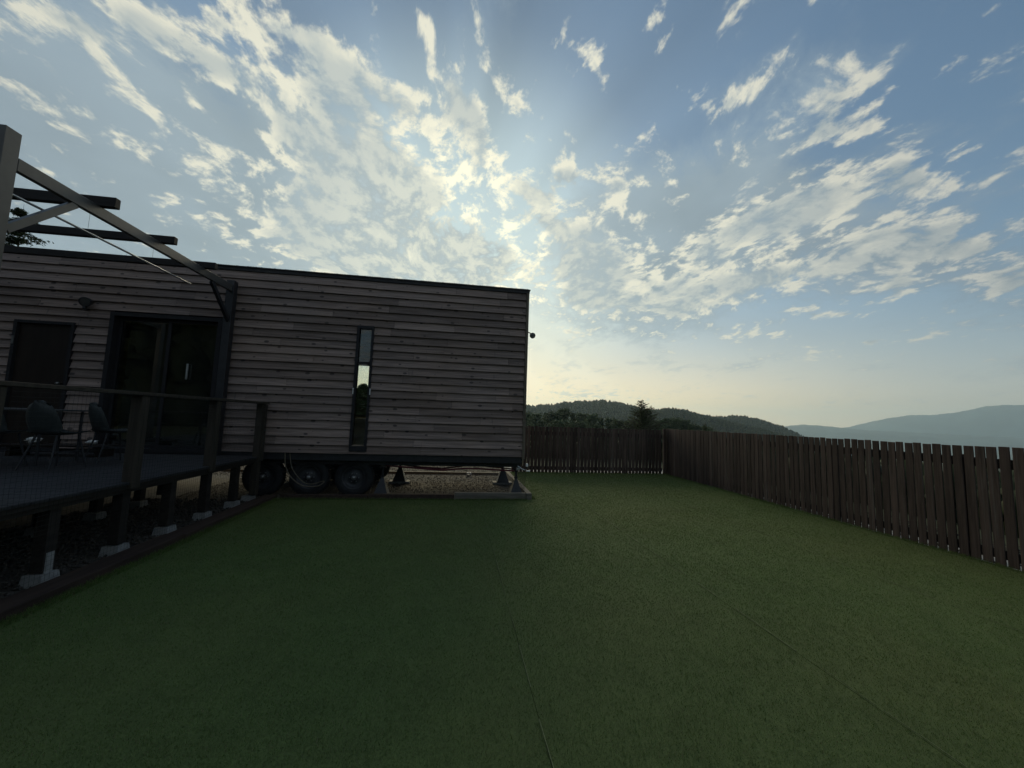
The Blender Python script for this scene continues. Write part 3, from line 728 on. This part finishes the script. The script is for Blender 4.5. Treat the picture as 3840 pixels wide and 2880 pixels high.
# wheels
def tyre_profile(r, w): return [(-w/2, r*.62), (-w/2 - .01, r*.75), (-w/2, r*.92), (-w*.40, r*.985), (-w*.2, r), (w*.2, r), (w*.40, r*.985), (w/2, r*.92), (w/2 + .01, r*.75), (w/2, r*.62), (-w/2, r*.62)]
wr = .362
for side, yc in ((-1, 8.05), (1, 9.92)):
    for xx in (-1.935, -2.765, -3.595):
        w = link('wheel', None, (xx, yc, wr), tr)
        c = (xx, yc, wr - .006)
        MB().lathe(tyre_profile(wr, .20), c, (0, side, 0), 40).build('tyre', MT['rubber'], w)
        m = MB()
        for q_ in range(44):
            a = q_ * 2 * math.pi / 44
            for s_ in (-.055, .0, .055): m.bar((c[0] + math.cos(a) * (wr - .001), yc + s_ - .02, c[2] + math.sin(a) * (wr - .001)), (c[0] + math.cos(a + .04) * (wr - .001), yc + s_ + .02, c[2] + math.sin(a + .04) * (wr - .001)), .02, .012)
        m.build('tread', MT['rubber'], w, kind='stuff')
        MB().lathe([(.095, wr*.63), (.10, wr*.60), (.07, wr*.54), (.045, wr*.50), (.04, wr*.30), (.06, wr*.22), (.06, 0)], c, (0, side, 0), 32).build('rim', MT['rim'], w)
        MB().lathe([(.055, .05), (.11, .045), (.125, .03), (.13, 0)], c, (0, side, 0), 16).build('hub_cap', MT['hub'], w)
        m = MB()
        for q_ in range(6):
            a = q_ * math.pi / 3; m.lathe([(.055, .011), (.078, .011), (.08, 0)], (xx + math.cos(a) * .085, yc, c[2] + math.sin(a) * .085), (0, side, 0), 6, False)
        m.build('wheel_nuts', MT['hub'], w)
for xx in (-1.935, -2.765, -3.595):
    MB().tube([(xx, 8.16, .356), (xx, 9.81, .356)], .035, 10).build('axle', MT['blackmetal'], tr)
for yy in (8.28, 9.7):
    for xx in (-1.935, -2.765, -3.595):
        m = MB()
        for l in range(3): m.tube([(xx - .36 + l*.09, yy, .52 + .0 - l*.03), (xx - .15, yy, .46 - l*.02), (xx, yy, .43 - l*.015), (xx + .15, yy, .46 - l*.02), (xx + .36 - l*.09, yy, .52 - l*.03)], .013, 4)
        m.build('leaf_spring', MT['blackmetal'], tr)
# tail connector and light at the trailer corner
tl = thing('corner_lamp_bracket', 'small white lamp bracket sticking out under the trailer corner', 'lamp', (1.42, 7.72, .58))
MB().box((1.43, 7.68, .655), (1.475, 7.73, .715), .008).build('white_cap', MT['white'], tl)
MB().tube([(1.27, 7.74, .66), (1.36, 7.72, .60), (1.42, 7.70, .585)], .012, 6).build('arm', MT['rod'], tl)
MB().box((1.44, 7.69, .555), (1.52, 7.72, .58), .004).build('plate', MT['white'], tl)
MB().box((1.24, 7.70, .575), (1.31, 7.74, .625), .004).build('socket', MT['rod'], tl)
MB().tube([(1.40, 7.71, .59), (1.45, 7.70, .62), (1.455, 7.70, .655)], .01, 6).build('cable', MT['blackmetal'], tl)
# jacks
def jack(x_, y_, top, lab, blocks, first=None):
    t = thing('support_jack', lab, 'jack', (x_, y_, 0), 'jacks under the trailer')
    b = .15; zt = .045 if blocks else .0
    if blocks: MB().box((x_ - .24, y_ - .13, -.01), (x_ + .24, y_ + .13, .045), .006).build('base_block', MT['concrete'], t)
    m = MB()
    tp = .020; h = zt + .37
    base = [(x_ - b, y_ - b, zt), (x_ + b, y_ - b, zt), (x_ + b, y_ + b, zt), (x_ - b, y_ + b, zt)]
    topv = [(x_ - tp, y_ - tp, h), (x_ + tp, y_ - tp, h), (x_ + tp, y_ + tp, h), (x_ - tp, y_ + tp, h)]
    m.add(base + topv, [(3, 2, 1, 0), (4, 5, 6, 7), (0, 1, 5, 4), (1, 2, 6, 5), (2, 3, 7, 6), (3, 0, 4, 7)])
    m.build('stand', MT['blackmetal'], t)
    MB().tube([(x_, y_, h), (x_, y_, top - .07)], .022, 10).build('screw', MT['darksteel'], t)
    MB().lathe([(0, .04), (.03, .04)], (x_, y_, h), (0, 0, 1), 6, False).build('collar', MT['darksteel'], t)
    MB().box((x_ - .06, y_ - .06, top - .06), (x_ + .06, y_ + .06, top - .03), .004).build('saddle', MT['darksteel'], t)
    m = MB(); m.lathe([(0, 0), (0, .05), (.03, .05), (.03, 0)], (x_, y_, top - .03), (0, 0, 1), 8); m.build('pad', MT['kerbx'], t)
jack(-1.405, 8.03, .61, 'black pyramid jack standing just right of the front wheels', False)
jack(1.29, 8.03, .61, 'black pyramid jack at the near right corner of the trailer', False)
jack(-1.28, 9.6, .61, 'black pyramid jack on pale block behind the front jack by the wheels', True)
jack(1.20, 9.6, .61, 'black pyramid jack on pale block at the far right trailer corner', True)
# hoses
hs = [(-1.35, 8.0, .60), (-.9, 8.0, .565), (-.6, 8.0, .545), (-.23, 8.0, .522), (.2, 8.0, .560), (.5, 8.0, .562), (.8, 8.0, .545), (1.22, 8.0, .53), (1.3, 8.0, .60)]
o = MB().tube(hs, .017, 8).build('red_hose', MT['redhose']); o['label'] = 'dark red hose sagging lowest under the trailer floor'; o['category'] = 'hose'
o = MB().tube([(a, b + .08, c + .035 + .02 * math.sin(a * 3)) for a, b, c in hs], .015, 8).build('red_hose', MT['redhose']); o['label'] = 'second dark red hose just behind the lowest one'; o['category'] = 'hose'
def smooth(pts, n=6):
    pts = [Vector(p) for p in pts]; out = []
    for i in range(len(pts) - 1):
        p0, p1, p2, p3 = pts[max(i-1, 0)], pts[i], pts[i+1], pts[min(i+2, len(pts)-1)]
        for k in range(n):
            t = k / n; out.append(.5 * ((2*p1) + (p2-p0)*t + (2*p0-5*p1+4*p2-p3)*t*t + (3*p1-p0-3*p2+p3)*t**3))
    return out + [pts[-1]]
co = thing('hanging_hose', 'tan hose looped twice and hanging in front of the middle wheel', 'hose', (-2.9, 7.76, .2))
MB().tube(smooth([(-3.145, 7.76, .84), (-3.14, 7.76, .77), (-3.11, 7.755, .578), (-3.0, 7.75, .384), (-2.80, 7.75, .239), (-2.62, 7.75, .217)]), .010, 6).build('loop', MT['coil'], co)
MB().tube(smooth([(-2.62, 7.76, .217), (-2.50, 7.76, .235), (-2.42, 7.77, .30), (-2.46, 7.78, .31), (-2.646, 7.78, .256), (-2.815, 7.78, .313), (-2.995, 7.775, .531), (-3.06, 7.775, .776), (-3.062, 7.775, .84)]), .010, 6).build('loop', MT['coil'], co)
jb = thing('pipe_fitting', 'small white pipe fitting lying on the far gravel under the trailer', 'fitting', (.41, 10.75, 0))
for dx in (-.035, .035): MB().lathe([(0, 0), (0, .03), (.09, .03), (.10, .018), (.10, 0)], (.41 + dx, 10.75, .0), (0, 0, 1), 10).build('cap', MT['white'], jb)
MB().box((.35, 10.72, .0), (.47, 10.78, .035), .004).build('body', MT['rod'], jb)

# lamps on the walls
def spot(name, lab, px_, py_, pz, dirv, basev, s=1.0):
    t = thing(name, lab, 'lamp', basev); b = Vector(basev); h = Vector((px_, py_, pz)); dv = Vector(dirv).normalized()
    MB().lathe([(0, 0), (0, .035 * s), (.02 * s, .035 * s), (.02 * s, 0)], b, (h - b).normalized(), 14).build('mount', MT['blackmetal'], t)
    MB().tube([b, b.lerp(h, .5) + Vector((0, 0, .02)), h - dv * .05 * s], .012 * s, 8).build('arm', MT['blackmetal'], t)
    MB().lathe([(-.09 * s, 0), (-.09 * s, .028 * s), (-.05 * s, .045 * s), (.0, .060 * s), (.012 * s, .062 * s), (.012 * s, .055 * s)], h, dv, 24).build('lamp_head', MT['blackmetal'], t)
    MB().lathe([(.006 * s, .056 * s), (.010 * s, .03 * s), (.012 * s, 0)], h, dv, 24).build('lens', MT['tabletop'], t)
spot('spotlight', 'small round spotlight on the right corner of the trailer wall', 1.535, 7.92, 3.40, (-.25, -1, -.1), (1.41, 7.92, 3.47))
spot('spotlight', 'dark round wall lamp above and between the two trailer doors', -6.60, 7.62, 3.42, (.15, -1, -.35), (-6.70, WY - .03, 3.34), 1.4)
jx = thing('junction_box', 'pale round junction box on the wall behind the corner post brace', 'box', (-4.33, WY - .03, 3.42))
MB().lathe([(0, 0), (0, .055), (.035, .05), (.045, 0)], (-4.36, WY - .028, 3.46), (0, -1, 0), 16).build('lid', MT['tabletop'], jx)
MB().tube([(-4.36, WY - .05, 3.42), (-4.34, WY - .055, 3.3), (-4.30, WY - .05, 3.22)], .012, 6).build('cable', MT['blackmetal'], jx)

# ------------------------------------------------------------------ kerb timbers
def kerb(lab, segs, m):
    t = thing('kerb_timber', lab, 'kerb', segs[0][0], 'timber edging of the lawn')
    for a, b in segs: pbox('timber', a, b, m, t, .006)
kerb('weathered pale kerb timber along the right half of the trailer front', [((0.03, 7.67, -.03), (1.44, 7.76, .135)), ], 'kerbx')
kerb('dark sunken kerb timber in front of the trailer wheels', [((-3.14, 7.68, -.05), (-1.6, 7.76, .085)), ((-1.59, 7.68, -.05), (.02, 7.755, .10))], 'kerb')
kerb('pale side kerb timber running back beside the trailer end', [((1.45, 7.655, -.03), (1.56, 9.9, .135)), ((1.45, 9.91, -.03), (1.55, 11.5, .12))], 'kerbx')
kerb('brown kerb timber between the lawn and the deck', [((-3.42, 5.31, -.05), (-3.20, 7.72, .075)), ((-3.42, 2.9, -.05), (-3.20, 5.30, .085)), ((-3.43, -1.0, -.05), (-3.20, 2.89, .08))], 'kerb')
kerb('thin pale timber lying across the gravel behind the trailer', [((-6.0, 11.1, -.02), (1.4, 11.2, .05))], 'kerbx')

# gravel stones under the deck and trailer
def stones(n, x0, x1, y0, y1, s):
    P = np.stack([rng.uniform(x0, x1, n), rng.uniform(y0, y1, n), rng.uniform(-.015, .012, n)], -1); r = s * rng.uniform(.4, 1.5, (n, 1, 1))
    o = np.array([(1, 0, 0), (0, 1, 0), (-1, 0, 0), (0, -1, 0), (0, 0, .7), (0, 0, -.7)], float)
    a = rng.uniform(0, 6.28, n); c, s_ = np.cos(a), np.sin(a)
    V = o[None] * r * rng.uniform(.6, 1.3, (n, 6, 1)); V = np.stack([V[..., 0] * c[:, None] - V[..., 1] * s_[:, None], V[..., 0] * s_[:, None] + V[..., 1] * c[:, None], V[..., 2]], -1) + P[:, None]
    f = np.array([(0, 1, 4), (1, 2, 4), (2, 3, 4), (3, 0, 4), (1, 0, 5), (2, 1, 5), (3, 2, 5), (0, 3, 5)])
    return V.reshape(-1, 3), (f[None] + (np.arange(n) * 6)[:, None, None]).reshape(-1, 3)
VV, FF, off = [], [], 0
for args in ((9000, -5.6, -3.42, 2.5, 7.7, .020), (15000, -5.0, 1.44, 7.78, 10.4, .009), (9000, -6, 1.44, 10.4, 13.5, .012), (3500, 6.8, 8.2, 2, 12, .02)):
    a, b = stones(*args); VV.append(a); FF.append(b + off); off += len(a)
link('gravel', mesh_np('gravel', np.concatenate(VV), np.concatenate(FF), MT['stones']), kind='stuff', label='grey brown gravel under the deck and the trailer', cat='gravel')

# ------------------------------------------------------------------ deck
dk = thing('deck', 'raised grey wooden deck on posts in front of the trailer doors', 'deck', (-6, 4.6, 0))
DZ = .775
y_ = 7.70; k = 0
bdm = MB().box((-4.8, 0, -.028), (0, .138, 0), .003).mesh('deck_board', MT['deckwood'])
while y_ > .6:
    link('deck_board', bdm, (-3.50 + R.uniform(-.004, .004), y_ - .14, DZ + R.uniform(-.001, .001)), dk); y_ -= .1435; k += 1
pbox('fascia', (-3.585, .6, .655), (-3.545, 7.70, .744), 'deckframe', dk, .004)
pbox('fascia', (-3.545, .6, .70), (-3.52, 7.70, .7455), 'deckframe', dk, .003)
for x_ in (-4.8, -6.0, -7.2, -8.2): pbox('joist', (x_ - .04, .6, .62), (x_ + .04, 7.70, .742), 'deckframe', dk)
for x_ in (-3.62, -5.0, -6.6, -8.1):
    for yy in (2.7, 3.42, 4.12, 4.88, 5.60, 6.33, 7.08, 7.56):
        if x_ > -4 and yy > 7.5: continue
        pbox('deck_post', (x_ - .05, yy - .05, .10), (x_ + .05, yy + .05, .655 if x_ > -4 else .62), 'deckframe', dk)
pm = MB().add([(-.09, -.09, -.02), (.09, -.09, -.02), (.09, .09, -.02), (-.09, .09, -.02), (-.075, -.075, .09), (.075, -.075, .09), (.075, .075, .09), (-.075, .075, .09)],
              [(3, 2, 1, 0), (4, 5, 6, 7), (0, 1, 5, 4), (1, 2, 6, 5), (2, 3, 7, 6), (3, 0, 4, 7)]).mesh('footing_block', MT['concrete'])
pads = [(-3.62, yy) for yy in (2.7, 3.42, 4.12, 4.88, 5.60, 6.33, 7.08, 7.58)] + [(x_, yy) for x_ in (-5.0, -6.6) for yy in (3.42, 4.12, 4.88, 5.60, 6.33, 7.08)]
for x_, yy in pads: link('footing_block', pm, (x_, yy, 0), dk)
pbox('post_strap', (-3.569, 4.085, .09), (-3.565, 4.155, .27), 'concrete', dk)
pbox('post_strap', (-4.949, 5.50, .10), (-4.944, 5.62, .33), 'concrete', dk)

# railing
rl = thing('deck_railing', 'low wooden railing with black netting along the deck edge', 'railing', (-3.56, 4.6, 0))
RX = -3.50
for yy, z0 in ((3.45, .745), (4.86, .745), (6.22, .745), (7.56, .10)):
    pbox('rail_post', (RX - .09, yy - .055, z0 if yy > 7 else .70), (RX + .02, yy + .055, 1.725), 'railwood', rl, .004)
pbox('rail_post', (RX + .021, 7.52, .70), (RX + .06, 7.60, 1.72), 'railwood', rl, .004)
pbox('hand_rail', (RX - .11, .8, 1.727), (RX + .04, 7.70, 1.765), 'railwood', rl, .004)
def net(parent, p0, u, v, nu, nv, cell, sag=.006, r=.0009):
    p0, u, v = Vector(p0), Vector(u), Vector(v); m = MB(); w = u.cross(v).normalized()
    def pt(a, b): return p0 + u * a + v * b + w * sag * math.sin(a * 3.1 + b * 2) 
    la, lb = nu * cell, nv * cell
    for i in range(nu + 1): m.tube([pt(i * cell + .004 * math.sin(j * 2 + i), lb * j / 6) for j in range(7)], r, 3, caps=False)
    for j in range(nv + 1): m.tube([pt(la * i / 14, j * cell + .004 * math.sin(i * 2 + j)) for i in range(15)], r, 3, caps=False)
    return m.build('net', MT['net'], parent, kind='stuff')
net(rl, (RX + .068, 2.9, .09), (0, 1, 0), (0, 0, 1), 118, 41, .04)
nn = thing('trailer_net', 'thin black netting closing the gap under the trailer', 'netting', (-1, 7.70, .1))
net(nn, (-3.1, 7.77, .10), (1, 0, 0), (0, 0, 1), 112, 18, .04)
net(nn, (1.42, 7.78, .10), (.055, 1, 0), (.10, 0, 1), 55, 16, .04)

# ------------------------------------------------------------------ pergola
pg = thing('pergola', 'grey steel pergola frame over the deck with wooden purlins', 'pergola', (-6.2, 5.8, DZ))
BX = -4.2
pbox('post', (BX - .10, 3.90, DZ), (BX + .0, 4.035, 4.13), 'steel', pg, .004)
pbox('post', (BX - .11, 7.53, DZ), (BX + .02, 7.66, 3.99), 'darksteel', pg, .004)
pbox('post', (-8.3, 3.90, DZ), (-8.2, 4.035, 4.13), 'steel', pg, .004)
pbox('post_flange', (BX - .13, 3.885, DZ + .002), (BX - .112, 4.05, 4.16), 'darksteel', pg)
pbox('beam', (BX - .055, 4.037, 3.775), (BX + .0, 7.528, 3.900), 'steel', pg, .003)
pbox('beam', (-8.29, 4.037, 3.775), (-8.22, 7.66, 3.900), 'steel', pg, .003)
MB().bar((BX - .03, 4.036, 3.20), (BX - .03, 4.62, 3.773), .045, .07).build('knee_brace', MT['steel'], pg)
MB().bar((BX - .03, 6.98, 3.773), (BX - .03, 7.60, 3.18), .045, .07).build('knee_brace', MT['darksteel'], pg)
for yy in (4.86, 5.80, 6.72):
    pbox('purlin', (-8.4, yy, 3.902), (-4.045, yy + .07, 4.02 if yy < 5 else 4.005), 'purlin', pg, .004)
rdl = thing('curtain_rod', 'thin bright metal rod slung under the pergola purlins', 'rod', (BX - .12, 5.4, 3.58))
MB().tube([(BX - .115, 3.85, 3.585), (BX - .115, 6.62, 3.585)], .013, 8).build('rod', MT['rod'], rdl)
for yy in (4.895, 5.835): MB().tube([(BX - .115, yy, 3.59), (BX - .115, yy, 3.902)], .0015, 5).build('hanger', MT['darksteel'], rdl)
# ------------------------------------------------------------------ deck furniture
ch = thing('deck_chair', 'grey green shell chair on the deck, middle one nearest the railing', 'chair', (0, 0, 0), 'shell chairs on the deck')
def shell():
    m = MB(); n = 10; k = 14; vs = []
    for i in range(k):                                            # along the seat then up the back
        t = i / (k - 1)
        if t < .5: s_ = t / .5; yc, zc_ = -.22 + .40 * s_, .455 - .02 * math.sin(math.pi * s_); hw = .18 + .04 * math.sin(math.pi * s_ * .5)
        else:
            s_ = (t - .5) / .5; a = s_; yc, zc_ = .18 + .05 * math.sin(a * 1.57) + .05 * a, .455 + .40 * a; hw = .215 * math.sqrt(max(0.02, 1 - (max(0, a - .25) / .76) ** 2.2))
        for j in range(n):
            u = -1 + 2 * j / (n - 1)
            if t < .5: vs.append(Vector((u * hw, yc, zc_ + .035 * u * u)))
            else: vs.append(Vector((u * hw, yc - .07 * u * u * (1 - .3 * s_), zc_ + .01 * u * u)))
    N_ = len(vs); th = Vector((0, .006, -.012)); vs2 = [v + th for v in vs]; fs = []
    for i in range(k - 1):
        for j in range(n - 1):
            a = i * n + j; fs += [(a, a + 1, a + n + 1, a + n), (N_ + a, N_ + a + n, N_ + a + n + 1, N_ + a + 1)]
    ring = [j for j in range(n)] + [i * n + n - 1 for i in range(1, k)] + [(k - 1) * n + j for j in range(n - 2, -1, -1)] + [i * n for i in range(k - 2, 0, -1)]
    for q_ in range(len(ring)): a, b = ring[q_], ring[(q_ + 1) % len(ring)]; fs.append((b, a, N_ + a, N_ + b))
    return MB().add(vs + vs2, fs, True)
shell().build('seat_shell', MT['chair'], ch)
for sx in (-1, 1):
    for sy in (-1, 1): MB().tube([(sx * .13, sy * .12 - .01, .435), (sx * .20, sy * .21, .0)], .013, 8, .009).build('leg', MT['chairleg'], ch)
    MB().tube([(sx * .165, -.165, .22), (sx * .165, .165, .22)], .006, 6).build('stretcher', MT['chairleg'], ch)
MB().tube([(-.165, .0, .22), (.165, .0, .22)], .006, 6).build('stretcher', MT['chairleg'], ch)
ch.location = (-5.06, 5.72, DZ + .002); ch.rotation_euler = (0, 0, rad(172))
copy_tree(ch, (-4.98, 6.42, DZ + .002), rad(150), 'grey green shell chair on the deck, beside the railing post')
copy_tree(ch, (-5.72, 5.70, DZ + .002), rad(186), 'grey green shell chair on the deck, cut by the left edge')
tb = thing('deck_table', 'low rectangular dark table between the chairs on the deck', 'table', (-6.0, 6.2, DZ))
pbox('table_top', (-6.75, 5.86, 1.50), (-5.38, 6.55, 1.525), 'tabletop', tb, .004)
for x_ in (-6.68, -5.45):
    for yy in (5.93, 6.48): MB().tube([(x_, yy, DZ), (x_, yy, 1.50)], .016, 8).build('leg', MT['chairleg'], tb)
bn = thing('low_bench', 'low dark bench against the trailer wall behind the chairs', 'bench', (-6.2, 7.2, DZ))
pbox('seat', (-6.95, 7.0, .93), (-5.55, 7.35, .96), 'doorleaf', bn, .004)
for x_ in (-6.85, -5.65): pbox('leg', (x_ - .03, 7.03, DZ + .001), (x_ + .03, 7.32, .929), 'doorleaf', bn)
def crumple(x_, y__, z_, s, seed, lab):
    q = random.Random(seed); vs = []; n = 9; k = 7
    for i in range(k):
        ph = math.pi * i / (k - 1)
        for j in range(n):
            a = 2 * math.pi * j / n; r = s * q.uniform(.5, 1.15)
            vs.append((x_ + math.sin(ph) * math.cos(a) * r, y__ + math.sin(ph) * math.sin(a) * r * .8, z_ + s * .45 - math.cos(ph) * r * .45))
    fs = [(i * n + j, i * n + (j + 1) % n, (i + 1) * n + (j + 1) % n, (i + 1) * n + j) for i in range(k - 1) for j in range(n)]
    o = MB().add(vs, fs).build('plastic_bag', MT['white']); o['label'] = lab; o['category'] = 'bag'
crumple(-6.63, 7.15, .965, .11, 2, 'crumpled white plastic bag on the bench behind the middle chair')
crumple(-5.83, 7.15, .965, .085, 5, 'smaller crumpled white bag at the right end of the bench')

# ------------------------------------------------------------------ fences
def fence(lab, p0, p1, top, inside, posts):
    p0, p1 = Vector(p0), Vector(p1); t_ = (p1 - p0).normalized(); L = (p1 - p0).length
    f = thing('picket_fence', lab, 'fence', (p0 + p1) / 2); nrm = Vector(inside)
    along_x = abs(t_.x) > .5
    pw, th, pitch = .0945, .017, .1132
    meshes = []
    for k in range(6):
        dz = R.uniform(-.006, .006)
        a = (-pw / 2, -th / 2, .008) if along_x else (-th / 2, -pw / 2, .008)
        b = (pw / 2, th / 2, top + dz) if along_x else (th / 2, pw / 2, top + dz)
        meshes.append(MB().box(a, b, .003).mesh('picket', MT['picket']))
    n = int(L / pitch)
    for k in range(n):
        c = p0 + t_ * (pitch * (k + .5)) + nrm * R.uniform(-.002, .003)
        o = link('picket', R.choice(meshes), (c.x, c.y, R.uniform(-.004, .006)), f)
        tilt = R.gauss(0, .003); o.rotation_euler = (0, tilt, 0) if along_x else (tilt, 0, 0)
    for z0, z1 in ((top - .265, top - .145), (.085, .195)):
        a = p0 - nrm * (th / 2 + .003); b = p1 - nrm * (th / 2 + .036)
        pbox('rail', (a.x, a.y, z0), (b.x, b.y, z1), 'fencerail', f, .003)
    for s_ in posts:
        c = p0 + t_ * s_ - nrm * .09
        pbox('fence_post', (c.x - .045, c.y - .045, -.02), (c.x + .045, c.y + .045, top - .12), 'fencerail', f)
fence('dark brown picket fence across the back of the lawn', (1.72, 11.62, 0), (6.62, 11.62, 0), 1.405, (0, -1, 0), (.1, 1.9, 3.7))
fence('long dark brown picket fence along the right side of the lawn', (6.72, 11.60, 0), (6.72, .6, 0), 1.452, (-1, 0, 0), (.1, 1.9, 3.7, 5.5, 7.3, 9.1, 10.9))
pbox('corner_post', (6.63, 11.56, -.02), (6.70, 11.63, 1.45), 'picket', None, .004, label='slim pale topped post where the two fences meet', cat='post')

# ------------------------------------------------------------------ haze
hm = bpy.data.materials.new('thin_haze'); hm.use_nodes = True; t = hm.node_tree; t.nodes.clear(); g = G(t)
pv = g.n('ShaderNodeVolumePrincipled', Color=C4(.70, .89, 1.0), Density=1.02e-4, Anisotropy=.45)
g.nt.links.new(pv.outputs[0], g.n('ShaderNodeOutputMaterial').inputs['Volume'])
o = MB().box((-13700, -13700, -420), (13700, 13700, 680)).build('haze', hm); o['kind'] = 'stuff'; o['label'] = 'thin blue haze over the valley and far hills'; o['category'] = 'haze'
